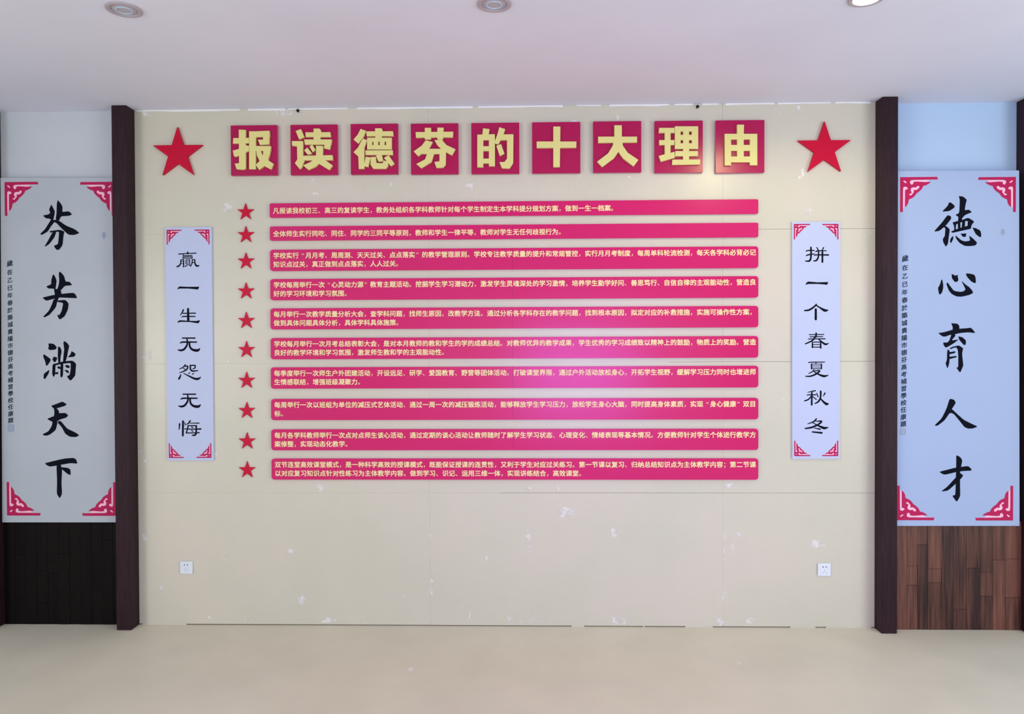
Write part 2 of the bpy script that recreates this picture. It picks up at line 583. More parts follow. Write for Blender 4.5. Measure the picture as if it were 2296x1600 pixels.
# ------------------------------------------------------------------ ceiling lamps
def disc(name, cx, cy, z, r0, r1, dz, m, parent, n=40):
    """ring or dome profile revolved about z: list of (r, z) pairs"""
    prof = r0
    v, f = [], []
    for (r, zz) in prof:
        for i in range(n):
            a = 2 * math.pi * i / n
            v.append((cx + r * math.cos(a), cy + r * math.sin(a), z + zz))
    for k in range(len(prof) - 1):
        for i in range(n):
            j = (i + 1) % n
            f.append((k * n + i, (k + 1) * n + i, (k + 1) * n + j, k * n + j))
    if r1:
        f.append(tuple((len(prof) - 1) * n + i for i in range(n)))
    return link(name, v, f, m, parent, smooth=False)


lx, ly = on_level(1108, 8, H)
for (px, lit, lab) in ((278, False, 'unlit round ceiling downlight above the left post'),
                       (1108, False, 'unlit round ceiling downlight at the middle of the ceiling'),
                       (1943, True, 'glowing warm white round ceiling downlight at the right')):
    # the three lamps stand on one line parallel to the wall
    t = ray(px, 8 - 0.0148 * (px - 1108))
    k = (H - CZ) / t.z
    X = CX + t.x * k
    root = empty('ceiling_downlight', (X, ly, H))
    tag(root, lab, 'ceiling light', 'downlights in a row along the ceiling')
    disc('trim_ring', 0, 0, 0, [(.076, 0), (.075, -.006), (.068, -.009), (.056, -.007), (.053, 0.0), (.053, -.001)], False, 0, M_RING, root)
    disc('lens', 0, 0, 0, [(.054, -.001), (.050, -.0045), (.034, -.006), (.0, -.0065)], False, 0, M_LIT if lit else M_LENS, root)
    if not lit:
        disc('inner_ring', 0, 0, 0, [(.036, -.0058), (.035, -.0085), (.031, -.0088), (.030, -.0060)], False, 0, M_WHITE, root)
    if lit:
        l = bpy.data.lights.new('downlight_beam', 'SPOT')
        l.energy = 27
        l.color = (1.0, 0.90, 0.48)
        l.spot_size = math.radians(176)
        l.spot_blend = 0.35
        l.shadow_soft_size = 0.05
        o = bpy.data.objects.new('downlight_beam', l)
        COL.objects.link(o)
        o.location = (X, ly, H - 0.06)

# ------------------------------------------------------------------ stars
def star(px, py, R_px, thick, label, name, group):
    x, z = on_wall(px, py, -thick)
    d = (Vector((x, -thick, z)) - CAM).dot(AF) / F
    R = R_px * d
    root_pts = []
    for i in range(10):
        a = math.radians(90 + 36 * i)
        r = R if i % 2 == 0 else R * 0.385
        root_pts.append((r * math.cos(a), r * math.sin(a)))
    o = slab(name, [root_pts], -thick, thick - 0.0002, M_STAR, None, M_STAR)
    o.location = (x, 0, z)
    tag(o, label, 'star', group)
    return o


star(398, 343.5, 59.2, .020, 'large red five-pointed star left of the title tiles', 'large_star', 'large stars beside the title')
star(1849, 333.5, 62.0, .020, 'large red five-pointed star right of the title tiles', 'large_star', 'large stars beside the title')
ordn = ['first', 'second', 'third', 'fourth', 'fifth', 'sixth', 'seventh', 'eighth', 'ninth', 'tenth']
sy_ = [475.2, 526.3, 585.3, 652.5, 718.8, 784, 853, 920.5, 989, 1053.5]
sx_ = [550.4, 551, 551, 551.3, 551.8, 552.2, 552.5, 553, 553.6, 553.8]
for i in range(10):
    star(sx_[i], sy_[i], 19.9, .010, 'small red star before the %s red text strip from the top' % ordn[i] if i < 9 else
         'small red star before the lowest red text strip', 'small_star', 'small stars marking the text strips')

# ------------------------------------------------------------------ title tiles
TF, TG = -0.024, -0.042        # tile face, glyph face
Z3, ZC, ZA, ZB = (500, 260, 8.2), (780, 270, 12.31), (880, 250, 5.218), (1300, 250, 5.218)
glyphs = [
 ('报', Z3, [[(290, 250), (415, 255), (415, 965), (370, 985), (250, 975), (215, 875), (295, 865)], [(190, 405), (475, 400), (475, 500), (182, 505)],
            [(180, 635), (290, 605), (400, 570), (395, 540), (475, 545), (475, 640), (235, 750), (200, 735)], rect(480, 280, 600, 975),
            [(480, 285), (850, 270), (855, 380), (480, 390)], [(735, 280), (850, 272), (845, 520), (735, 525)],
            [(640, 435), (845, 430), (845, 520), (680, 530)], [(590, 550), (875, 550), (870, 640), (590, 640)],
            [(745, 560), (872, 555), (860, 680), (820, 820), (740, 930), (660, 985), (600, 895), (680, 820), (735, 710)],
            [(610, 630), (690, 625), (720, 710), (800, 790), (925, 875), (880, 980), (740, 910), (670, 820), (620, 720)]]),
 ('读', Z3, [[(1335, 275), (1430, 240), (1495, 385), (1400, 430)], [(1265, 460), (1470, 460), (1470, 740), (1500, 800), (1450, 940), (1410, 975), (1320, 865), (1365, 800), (1360, 555), (1270, 545)],
            [(1665, 230), (1775, 230), (1800, 265), (1785, 435), (1665, 435)], [(1515, 300), (1970, 295), (1980, 385), (1520, 385)],
            [(1490, 430), (1998, 430), (1985, 525), (1505, 525)], [(1880, 435), (1998, 432), (1960, 615), (1855, 590)],
            [(1590, 560), (1640, 525), (1700, 620), (1650, 665)], [(1490, 630), (1550, 580), (1640, 690), (1560, 710)],
            [(1710, 545), (1840, 550), (1830, 730), (1710, 730)], [(1470, 730), (2010, 718), (2018, 810), (1460, 815)],
            [(1705, 720), (1835, 720), (1790, 850), (1700, 930), (1570, 990), (1470, 905), (1600, 850), (1680, 790)],
            [(1740, 790), (1850, 790), (2015, 905), (1950, 990), (1750, 870)]]),
 ('德', ZC, [[(350, 230), (500, 285), (440, 430), (290, 640), (155, 525), (270, 390)],
            [(410, 490), (530, 545), (455, 740), (450, 1330), (300, 1335), (288, 990), (155, 875), (280, 745)],
            [(505, 300), (1240, 295), (1255, 430), (520, 435)], [(750, 215), (930, 215), (955, 270), (930, 480), (755, 480)],
            rect(530, 475, 1207, 582), rect(530, 680, 1207, 797), rect(530, 476, 670, 796), rect(705, 476, 838, 796),
            rect(878, 476, 1012, 796), rect(1054, 476, 1207, 796), [(480, 825), (1235, 820), (1240, 950), (490, 950)],
            [(770, 965), (930, 935), (975, 1100), (940, 1130), (840, 1130)], [(490, 1000), (625, 1020), (560, 1280), (440, 1260)],
            [(625, 1010), (770, 1000), (785, 1170), (960, 1180), (985, 1100), (1110, 1140), (1110, 1250), (1040, 1330), (700, 1330), (625, 1220)],
            [(995, 1030), (1125, 955), (1285, 1190), (1180, 1260)]]),
 ('芬', ZA, [[(270, 240), (710, 235), (705, 300), (275, 305)], rect(378, 190, 450, 325), [(525, 188), (598, 188), (590, 325), (525, 325)],
            [(390, 335), (470, 355), (430, 430), (300, 522), (248, 465), (340, 400)],
            [(490, 335), (575, 325), (630, 390), (735, 440), (695, 512), (600, 460), (530, 400)],
            [(345, 435), (600, 435), (625, 460), (622, 495), (345, 495)], [(410, 480), (490, 480), (455, 590), (335, 662), (278, 612), (380, 560)],
            [(550, 480), (625, 480), (622, 620), (590, 655), (515, 658), (490, 590), (550, 580)]]),
 ('的', ZA, [[(1060, 195), (1135, 205), (1120, 285), (1050, 285)], rect(992, 270, 1062, 650), rect(1128, 265, 1198, 638),
            [(992, 270), (1198, 265), (1198, 330), (992, 335)], rect(1050, 405, 1140, 460), rect(1050, 550, 1140, 605),
            [(1250, 182), (1318, 205), (1290, 290), (1235, 385), (1195, 370), (1200, 340), (1230, 260)],
            [(1240, 268), (1415, 265), (1415, 330), (1230, 335)], [(1340, 268), (1415, 265), (1412, 600), (1370, 665), (1280, 662), (1252, 590), (1310, 590), (1340, 550)],
            [(1215, 400), (1270, 380), (1310, 490), (1255, 518)]]),
 ('十', ZA, [[(1882, 175), (1965, 175), (1958, 648), (1882, 648)], [(1687, 350), (2152, 350), (2150, 422), (1688, 425)]]),
 ('大', ZB, [[(215, 293), (670, 293), (670, 360), (215, 365)], [(405, 160), (492, 160), (492, 345), (405, 345)],
            [(400, 330), (495, 330), (480, 430), (400, 545), (262, 648), (203, 585), (330, 490), (385, 400)],
            [(410, 330), (495, 330), (505, 400), (560, 480), (685, 565), (630, 640), (510, 550), (445, 460)]]),
 ('理', ZB, [[(930, 190), (1110, 190), (1110, 248), (925, 248)], [(930, 333), (1110, 333), (1105, 390), (930, 390)], rect(995, 240, 1062, 540),
            [(925, 518), (1110, 470), (1112, 540), (950, 585)], rect(1114, 172, 1385, 232), rect(1114, 272, 1385, 333), rect(1114, 370, 1385, 436),
            rect(1114, 174, 1180, 434), rect(1210, 174, 1278, 434), rect(1312, 174, 1385, 434), rect(1210, 430, 1279, 575),
            [(1120, 462), (1383, 462), (1383, 520), (1115, 522)], [(1085, 562), (1410, 560), (1405, 618), (1080, 622)]]),
 ('由', ZB, [[(1842, 153), (1922, 153), (1918, 270), (1842, 270)], rect(1697, 260, 2077, 325), rect(1697, 390, 2077, 458), rect(1697, 525, 2077, 592),
            rect(1697, 262, 1770, 628), rect(1842, 262, 1918, 590), rect(1992, 262, 2077, 626)]),
]
tiles = [(517, 622.5, 281.3, 392.5), (651, 757.5, 280, 391.5), (786, 893, 278, 390.2), (921, 1028, 277.2, 390), (1056.7, 1164.5, 275.8, 389),
         (1193, 1301.5, 274.2, 387.6), (1330, 1438, 272.3, 386), (1467.7, 1576, 271.2, 386.5), (1604.7, 1714, 270, 386.5)]
for i, ((x0, x1, y0, y1), (ch, fr, polys)) in enumerate(zip(tiles, glyphs)):
    a, t = on_wall(x0, y0, TF); b, s = on_wall(x1, y1, TF)
    cx, cz = (a + b) / 2, (t + s) / 2
    root = empty('title_tile', (cx, 0, cz))
    pos = 'first' if i == 0 else ('last' if i == 8 else ordn[i])
    tag(root, 'square red title tile with raised yellow character %s, %s in the row' % (ch, pos), 'sign', 'square title tiles across the top')
    slab('tile_board', [rrect(a - cx, s - cz, b - cx, t - cz, .0035, 2)], TF, -TF - .0002, M_TILE, root, M_EDGE)
    P = [[(x - cx, z - cz) for x, z in p] for p in traced(fr, polys, TG)]
    tag(slab('character', P, TG, TF - TG, M_YEL, root), 'raised yellow character ' + ch)

# ------------------------------------------------------------------ text glyphs from Blender's built-in font
CACHE = {}


def glyph(ch):
    k = ch
    if k in CACHE: return CACHE[k]
    c = bpy.data.curves.new('t', 'FONT')
    c.body = ch
    c.resolution_u = 2
    o = bpy.data.objects.new('t', c)
    COL.objects.link(o)
    dg = bpy.context.evaluated_depsgraph_get()
    me = bpy.data.meshes.new_from_object(o.evaluated_get(dg))
    v = [(p.co.x, p.co.y) for p in me.vertices]
    f = [tuple(p.vertices) for p in me.polygons]
    bpy.data.meshes.remove(me)
    bpy.data.objects.remove(o)
    bpy.data.curves.remove(c)
    CACHE[k] = (v, f)
    return CACHE[k]


def text_mesh(items, y, m, parent, name, bold=0.0, shear=0.0, sxk=1.0):
    """items: (char, cell centre x, cell centre z, em size)"""
    V, Fc = [], []
    for ch, cx, cz, s in items:
        v, f = glyph(ch)
        w_ = 0.004 if ch in '，。、；“”' else bold
        for k, (ox, oz) in enumerate(((-w_, -w_), (w_, w_), (-w_, w_), (w_, -w_))):
            b = len(V)
            for (x, z) in v:
                dx, dz = x - 0.5 + ox, z - 0.37 + oz
                V.append((cx + dx * s * sxk, y - k * .00015, cz + (dz + shear * dx) * s))
            Fc += [tuple(i + b for i in q) for q in f]
    return tag(link(name, V, Fc, m, parent), kind='stuff')


# ------------------------------------------------------------------ ten red text strips
BF = -0.016
bars = [  # left x, top-left y, bottom-left y, top-right y, bottom-right y, lines
 (604.5, 455, 486.6, 447.2, 480.5, ['凡报读我校初三、高三的复读学生，教务处组织各学科教师针对每个学生制定生本学科提分规划方案，做到一生一档案。']),
 (605, 506.5, 537.6, 500, 533.3, ['全体师生实行同吃、同住、同学的三同平等原则，教师和学生一律平等，教师对学生无任何歧视行为。']),
 (605.3, 558.5, 606, 553, 602, ['学校实行“月月考、周周测、天天过关、点点落实”的教学管理原则。学校专注教学质量的提升和常规管控，实行月月考制度，每周单科轮流检测，每天各学科必背必记', '知识点过关，真正做到点点落实，人人过关。']),
 (605.8, 625, 672.5, 619, 667.4, ['学校每周举行一次“心灵动力源”教育主题活动。挖掘学生学习潜动力，激发学生灵魂深处的学习激情，培养学生勤学好问、善思笃行、自信自律的主观能动性，营造良', '好的学习环境和学习氛围。']),
 (606.1, 690.5, 738, 686, 733.8, ['每月举行一次教学质量分析大会，查学科问题，找师生原因，改教学方法。通过分析各学科存在的教学问题，找到根本原因，拟定对应的补救措施，实施可操作性方案，', '做到具体问题具体分析，具体学科具体施策。']),
 (606.7, 757, 805, 753.5, 801.7, ['学校每月举行一次月考总结表彰大会，是对本月教师的教和学生的学的成绩总结。对教师优异的教学成果，学生优秀的学习成绩致以精神上的鼓励，物质上的奖励。营造', '良好的教学环境和学习氛围，激发师生教和学的主观能动性。']),
 (607, 823.5, 871, 819.5, 868.3, ['每季度举行一次师生户外团建活动，开设远足、研学、爱国教育、野营等团体活动。打破课堂界限，通过户外活动放松身心，开拓学生视野，缓解学习压力同时也增进师', '生情感联结，增强班级凝聚力。']),
 (607.6, 894, 941.3, 891.6, 940, ['每周举行一次以班组为单位的减压式艺体活动、通过一周一次的减压锻炼活动，能够释放学生学习压力，放松学生身心大脑，同时提高身体素质，实现“身心健康”双目', '标。']),
 (608, 962, 1009, 961, 1008.5, ['每月各学科教师举行一次点对点师生谈心活动，通过定期的谈心活动让教师随时了解学生学习状态、心理变化、情绪表现等基本情况。方便教师针对学生个体进行教学方', '案修整，实现动态化教学。']),
 (608.6, 1027.5, 1075, 1027.7, 1075, ['双节连堂高效课堂模式，是一种科学高效的授课模式，既能保证授课的连贯性，又利于学生对应过关练习。第一节课以复习、归纳总结知识点为主体教学内容；第二节课', '以对应复习知识点针对性练习为主体教学内容。做到学习、识记、运用三维一体，实现讲练结合，高效课堂。']),
]
NCH = 74.0
for i, (lx0, tl, bl, tr, br, lines) in enumerate(bars):
    a, zt0 = on_wall(lx0, tl, BF); _, zb0 = on_wall(lx0, bl, BF)
    b, zt1 = on_wall(1700.3, tr, BF); _, zb1 = on_wall(1700.3, br, BF)
    zt, zb = (zt0 + zt1) / 2, (zb0 + zb1) / 2
    cx, cz = (a + b) / 2, (zt + zb) / 2
    root = empty('text_strip', (cx, 0, cz))
    lab = ('single-line' if len(lines) == 1 else 'two-line') + ' red text strip, ' + ('first' if i == 0 else 'lowest' if i == 9 else ordn[i]) + ' from the top'
    if i == 9: lab = 'two-line red text strip, lowest of the ten'
    tag(root, lab, 'sign', 'red text strips with cream lettering')
    xm = on_wall(1149, 700, BF)[0] - cx
    r = .010 if len(lines) == 1 else .018
    hz = (zt - zb) / 2
    slab('panel', [rrect(a - cx, -hz, xm - .0004, hz, r, 4, (0, 1, 1, 0))], BF, -BF - .0002, M_RED, root, M_RED)
    slab('panel', [rrect(xm + .0004, -hz, b - cx, hz, r, 4, (1, 0, 0, 1))], BF - .0002, -BF, M_RED, root, M_RED)
    adv = (b - a) * 1081.0 / 1093.5 / NCH
    for j, tx in enumerate(lines):
        z = hz - .0375 - j * .0545 if len(lines) > 1 else -0.002
        x0 = -(b - a) / 2 + .0205
        n = max(NCH, 1)
        items = []
        for q, c in enumerate(tx):
            xc = x0 + (q + .5) * adv
            if c == '“': xc += adv * .22 + adv * .18
            if c == '”': xc += adv * .02 + adv * .10
            items.append((c, xc, z, adv * .985))
        text_mesh(items, BF - .0012, M_CREAM, root, 'lettering', bold=0.02)

# ------------------------------------------------------------------ scrolls and calligraphy boards
OF = (0, 0, 1.0)
# corner ornament measured on a 1345x1245 crop, origin at its outer corner, x right, y down
ORN = [[(0, 0), (1310, 0), (1340, 95), (0, 105)], [(0, 0), (100, 0), (100, 1245), (0, 1245)],
       [(0, 0), (410, 0), (410, 110), (360, 140), (350, 215), (400, 275), (460, 245), (470, 175), (590, 158), (910, 182), (1095, 175),
        (1010, 245), (910, 295), (820, 320), (770, 425), (690, 505), (580, 585), (510, 685), (430, 745), (310, 800), (285, 935),
        (230, 1025), (165, 1070), (168, 455), (250, 435), (272, 395), (215, 345), (130, 345), (105, 405), (100, 505), (0, 505)]]
ORN_GAP = [[(105, 150), (140, 118), (232, 185), (202, 222)],
           [(600, 320), (675, 325), (670, 395), (570, 465), (480, 455), (480, 545), (390, 655), (320, 635), (330, 595), (380, 595), (410, 545), (370, 475), (390, 395), (470, 365), (570, 375)],
           [(355, 130), (470, 112), (1050, 105), (910, 182), (590, 160), (470, 172), (455, 240), (400, 275), (350, 210)],
           [(105, 400), (130, 345), (215, 345), (272, 395), (250, 435), (172, 450), (166, 1050), (104, 1100)]]


def ornaments(root, cx, cz, corners, W, Hh, y):
    """corners: (px, py, sign x, sign y) of the outer corner; W, Hh ornament size in metres"""
    for (px, py, sx, sy) in corners:
        x, z = on_wall(px, py, y)
        x -= cx; z -= cz
        P = [[(x + sx * a / 1345 * W, z - sy * b / 1245 * Hh) for a, b in p] for p in ORN]
        Q = [[(x + sx * a / 1345 * W, z - sy * b / 1245 * Hh) for a, b in p] for p in ORN_GAP]
        o = slab('corner_ornament', P, y, 0, M_ORN, root)
        slab('ornament_gap', Q, y - .0004, 0, M_PINK, o)


def board(name, corners, yf, thick, m, label, group):
    """corners TL, TR, BR, BL in measured pixels"""
    pts = [on_wall(px, py, yf) for px, py in corners]
    cx = sum(p[0] for p in pts) / 4; cz = sum(p[1] for p in pts) / 4
    root = empty(name, (cx, 0, cz))
    tag(root, label, 'sign', group)
    slab('board_face', [[(x - cx, z - cz) for x, z in pts]], yf, thick, m, root)
    return root, cx, cz


def write(root, cx, cz, y, frame, chars, smooth, m=M_INK):
    for ch, polys, strokes in chars:
        P = list(polys)
        P = [soften(p) for p in P] if smooth else P
        for s in strokes: P += brush(s)
        Q = [[(x - cx, z - cz) for x, z in p] for p in traced(frame, P, y)]
        slab('character', Q, y, 0, m, root)


YS = -0.012
L1, L2, R1, R2 = (350, 490, 5.714), (350, 760, 5.714), (1760, 480, 5.714), (1760, 760, 5.714)
root, cx, cz = board('couplet_scroll', [(370, 509.5), (474.5, 508.5), (479, 1032.3), (376, 1032)], YS, -YS - .0002, M_PAPER,
                     'narrow white vertical couplet panel between the left post and the small stars', 'narrow couplet panels')
sc = .00278
ornaments(root, cx, cz, [(373.5, 515, 1, 1), (469.5, 514.2, -1, 1), (378.7, 1026.4, 1, -1), (474, 1026.2, -1, -1)], 34.5 * sc, 33.5 * sc, YS - .0006)


def wu(dx, dy):
    S = [[(345, 705, 16), (505, 705, 18)], [(318, 770, 12), (350, 757, 20), (525, 757, 18)],
         [(402, 705, 16), (408, 780, 22), (370, 845, 26), (325, 863, 26), (288, 855, 12)],
         [(434, 760, 22), (442, 820, 24), (480, 856, 30), (540, 863, 34), (570, 838, 10)]]
    return [[(x + dx, y + dy, w_) for x, y, w_ in s] for s in S]


write(root, cx, cz, YS - .0006, L1, [
 ('赢', [], [[(405, 430, 20), (405, 448, 20)], [(290, 453, 14), (400, 446, 12), (512, 442, 14)], [(345, 452, 10), (350, 475, 12)], [(345, 474, 12), (462, 472, 12)],
            [(344, 490, 12), (460, 488, 10)], [(344, 490, 12), (344, 508, 12)], [(462, 488, 12), (460, 508, 12)], [(344, 508, 10), (460, 506, 10)],
            [(318, 528, 14), (312, 580, 16), (290, 606, 20), (268, 614, 18)], [(318, 526, 10), (352, 524, 12)], [(352, 526, 14), (352, 600, 16), (346, 620, 12)],
            [(318, 550, 8), (350, 549, 8)], [(316, 575, 8), (350, 574, 8)], [(384, 530, 13), (384, 582, 12)], [(384, 528, 10), (430, 526, 10)], [(430, 528, 13), (430, 582, 12)],
            [(407, 540, 8), (402, 590, 10), (370, 612, 14)], [(415, 588, 10), (446, 608, 14)], [(463, 525, 12), (460, 570, 14), (440, 606, 12)], [(462, 524, 12), (498, 524, 12)],
            [(495, 525, 14), (500, 578, 18), (522, 606, 24), (551, 600, 12)], [(470, 555, 10), (484, 566, 10)]]),
 ('一', [[(270, 908), (280, 885), (298, 868), (410, 873), (500, 872), (552, 870), (548, 888), (535, 908), (510, 905), (420, 895), (300, 895)]], []),
 ('生', [[(270, 1335), (285, 1308), (310, 1300), (420, 1308), (520, 1310), (562, 1298), (555, 1322), (540, 1340), (500, 1335), (420, 1322), (310, 1322)]],
  [[(348, 1168, 20), (335, 1200, 16), (310, 1236, 10)], [(409, 1155, 26), (412, 1310, 32)], [(345, 1212, 14), (505, 1210, 15)], [(330, 1264, 8), (352, 1252, 16), (500, 1253, 14)]]),
], False)
write(root, cx, cz, YS - .0006, L2, [
 ('无', [], wu(-8, -719)),
 ('怨', [], [[(376, 325, 14), (345, 360, 14), (300, 382, 10)], [(362, 350, 12), (403, 346, 18), (395, 385, 18), (350, 413, 16), (300, 430, 10)], [(348, 372, 10), (372, 386, 12)],
            [(435, 336, 16), (500, 335, 16)], [(500, 338, 18), (498, 368, 16), (470, 382, 12)], [(440, 338, 18), (440, 385, 20), (470, 408, 20), (535, 402, 12)],
            [(315, 455, 14), (308, 480, 20), (292, 508, 24)], [(352, 438, 10), (420, 472, 18), (490, 505, 26), (540, 508, 28), (573, 484, 8)],
            [(418, 441, 12), (434, 428, 12)], [(462, 452, 12), (480, 436, 12)]]),
 ('无', [], wu(0, 0)),
 ('悔', [], [[(301, 1085, 20), (295, 1155, 12)], [(345, 1052, 26), (342, 1235, 24)], [(368, 1072, 12), (376, 1102, 12)], [(436, 1045, 18), (418, 1072, 16), (392, 1092, 12)],
            [(420, 1074, 10), (550, 1076, 14)], [(412, 1106, 18), (402, 1150, 16), (386, 1200, 16)], [(410, 1106, 12), (515, 1108, 16)], [(514, 1108, 20), (512, 1205, 22), (492, 1230, 22), (462, 1230, 14)],
            [(368, 1150, 14), (480, 1153, 14), (572, 1150, 20)], [(386, 1202, 14), (555, 1198, 14)], [(452, 1122, 12), (472, 1134, 14)], [(452, 1168, 12), (472, 1180, 14)]]),
], False)

root, cx, cz = board('couplet_scroll', [(1776, 497.3), (1884, 496.6), (1883, 1028), (1776.5, 1028.5)], YS, -YS - .0002, M_PAPER,
                     'narrow white vertical couplet panel right of the text strips beside the right post', 'narrow couplet panels')
ornaments(root, cx, cz, [(1780, 501.8, 1, 1), (1880, 501.5, -1, 1), (1780.8, 1022.3, 1, -1), (1879.5, 1022.2, -1, -1)], 36 * sc, 34.5 * sc, YS - .0006)
write(root, cx, cz, YS - .0006, R1, [
 ('拼', [], [[(333, 425, 22), (333, 550, 22), (312, 598, 24), (260, 598, 12)], [(272, 472, 14), (300, 465, 16), (375, 465, 14)], [(272, 532, 12), (300, 520, 18), (378, 508, 12)],
            [(408, 425, 12), (424, 456, 16)], [(494, 428, 16), (478, 462, 12)], [(395, 480, 14), (430, 468, 16), (530, 468, 12)], [(375, 531, 10), (400, 521, 16), (556, 522, 20)],
            [(432, 470, 18), (428, 545, 20), (405, 590, 22), (370, 598, 16)], [(480, 468, 22), (480, 612, 24)]]),
 ('一', [[(262, 905), (275, 878), (298, 862), (420, 872), (500, 870), (555, 868), (550, 885), (535, 907), (510, 900), (420, 893), (300, 893)]], []),
 ('个', [], [[(402, 1155, 20), (370, 1188, 22), (310, 1226, 24), (252, 1234, 18)], [(398, 1165, 16), (450, 1198, 20), (510, 1232, 36), (550, 1228, 14)], [(395, 1218, 28), (395, 1345, 30)]]),
], False)
write(root, cx, cz, YS - .0006, R2, [
 ('春', [], [[(312, -57, 12), (498, -60, 12)], [(400, -78, 20), (398, -30, 22)], [(322, -30, 12), (485, -32, 12)], [(300, -2, 12), (515, -4, 14)],
            [(395, -40, 20), (350, 18, 20), (262, 60, 16)], [(430, -2, 14), (480, 42, 22), (522, 66, 26), (560, 52, 8)], [(352, 40, 16), (352, 106, 20)],
            [(352, 38, 12), (455, 38, 14)], [(457, 38, 18), (458, 112, 22)], [(352, 70, 10), (455, 70, 10)], [(352, 102, 12), (455, 102, 12)]]),
 ('夏', [], [[(300, 302, 10), (330, 295, 13), (508, 293, 12)], [(340, 320, 18), (340, 378, 18)], [(468, 318, 16), (468, 378, 18)], [(400, 295, 12), (395, 318, 12)],
            [(338, 319, 9), (470, 319, 9)], [(338, 340, 7), (470, 340, 7)], [(338, 360, 7), (470, 360, 7)], [(338, 380, 10), (470, 380, 10)],
            [(372, 392, 12), (345, 420, 14), (302, 440, 10)], [(350, 412, 10), (445, 404, 18), (400, 445, 22), (330, 474, 20), (266, 476, 14)],
            [(375, 418, 12), (430, 450, 20), (500, 474, 30), (554, 462, 10)]]),
 ('秋', [], [[(290, 681, 8), (350, 668, 14), (388, 660, 16)], [(280, 722, 8), (302, 713, 14), (395, 712, 14)], [(345, 680, 20), (343, 840, 24)], [(336, 730, 14), (300, 772, 18), (252, 790, 16)],
            [(355, 735, 12), (402, 772, 14)], [(406, 692, 12), (424, 738, 14)], [(512, 692, 20), (492, 730, 8)], [(458, 668, 24), (456, 745, 22), (430, 798, 22), (384, 825, 14)],
            [(455, 760, 14), (498, 806, 26), (535, 832, 32), (558, 824, 10)]]),
 ('冬', [], [[(402, 1020, 18), (370, 1055, 18), (292, 1085, 10)], [(392, 1052, 10), (468, 1052, 22), (430, 1090, 22), (350, 1128, 24), (260, 1144, 18)],
            [(352, 1068, 10), (420, 1104, 18), (500, 1138, 34), (552, 1130, 12)], [(380, 1138, 10), (450, 1154, 20)], [(352, 1188, 18), (472, 1200, 24)]]),
], False)

# big calligraphy board, left
YL = -0.032
root, cx, cz = board('calligraphy_board', [(1, 398.5), (256, 398.5), (264.5, 1170.5), (5, 1170.5)], YL, 0.0276, M_PAPER_L,
                     'tall pale calligraphy board over the plank dado at the left edge', 'tall calligraphy boards')
ornaments(root, cx, cz, [(10, 408, 1, 1), (255.5, 407.3, -1, 1), (15.7, 1155.3, 1, -1), (260, 1156, -1, -1)], 80 * .00272, 78 * .00272, YL - .0006)
LA, LB, LC, LD = (80, 440, 11.43), (80, 600, 12.31), (80, 755, 14.54), (80, 890, 6.667)
write(root, cx, cz, YL - .0006, LA, [('芬', [
 [(400, 205), (440, 280), (490, 385), (480, 470), (455, 590), (400, 600), (350, 570), (265, 565), (180, 490), (330, 460), (375, 420), (340, 340)],
 [(565, 90), (650, 190), (690, 270), (680, 400), (850, 380), (935, 460), (860, 500), (650, 510), (600, 620), (510, 600), (535, 430), (540, 200)],
 [(400, 580), (490, 610), (480, 660), (390, 770), (310, 900), (160, 990), (110, 965), (240, 840), (340, 680)],
 [(470, 600), (580, 610), (780, 750), (1000, 840), (1125, 940), (990, 990), (840, 985), (640, 800), (540, 690), (480, 660)],
 [(345, 890), (620, 855), (740, 900), (715, 990), (690, 1250), (600, 1370), (530, 1370), (460, 1265), (570, 1225), (590, 1050), (600, 910), (520, 910), (380, 930)],
 [(430, 920), (530, 910), (480, 1050), (350, 1220), (260, 1280), (225, 1285), (330, 1110)]], [])], True)
write(root, cx, cz, YL - .0006, LB, [('芳', [
 [(480, 175), (520, 210), (580, 350), (560, 500), (545, 600), (470, 575), (350, 575), (285, 515), (430, 455), (430, 330)],
 [(670, 100), (780, 220), (825, 380), (930, 385), (1015, 480), (800, 500), (700, 620), (600, 650), (540, 610), (600, 580), (635, 470), (650, 350), (635, 150)],
 [(500, 570), (690, 620), (715, 700), (640, 820), (600, 930), (510, 920), (540, 800)],
 [(175, 825), (400, 770), (600, 730), (1020, 690), (1090, 720), (1150, 840), (1000, 835), (640, 820), (380, 890), (290, 910)],
 [(500, 860), (600, 900), (560, 1090), (380, 1300), (260, 1365), (195, 1360), (370, 1180), (450, 1000)],
 [(590, 905), (820, 885), (910, 985), (890, 1150), (800, 1340), (680, 1425), (640, 1410), (590, 1300), (660, 1300), (720, 1180), (760, 970), (590, 940)]], [])], True)
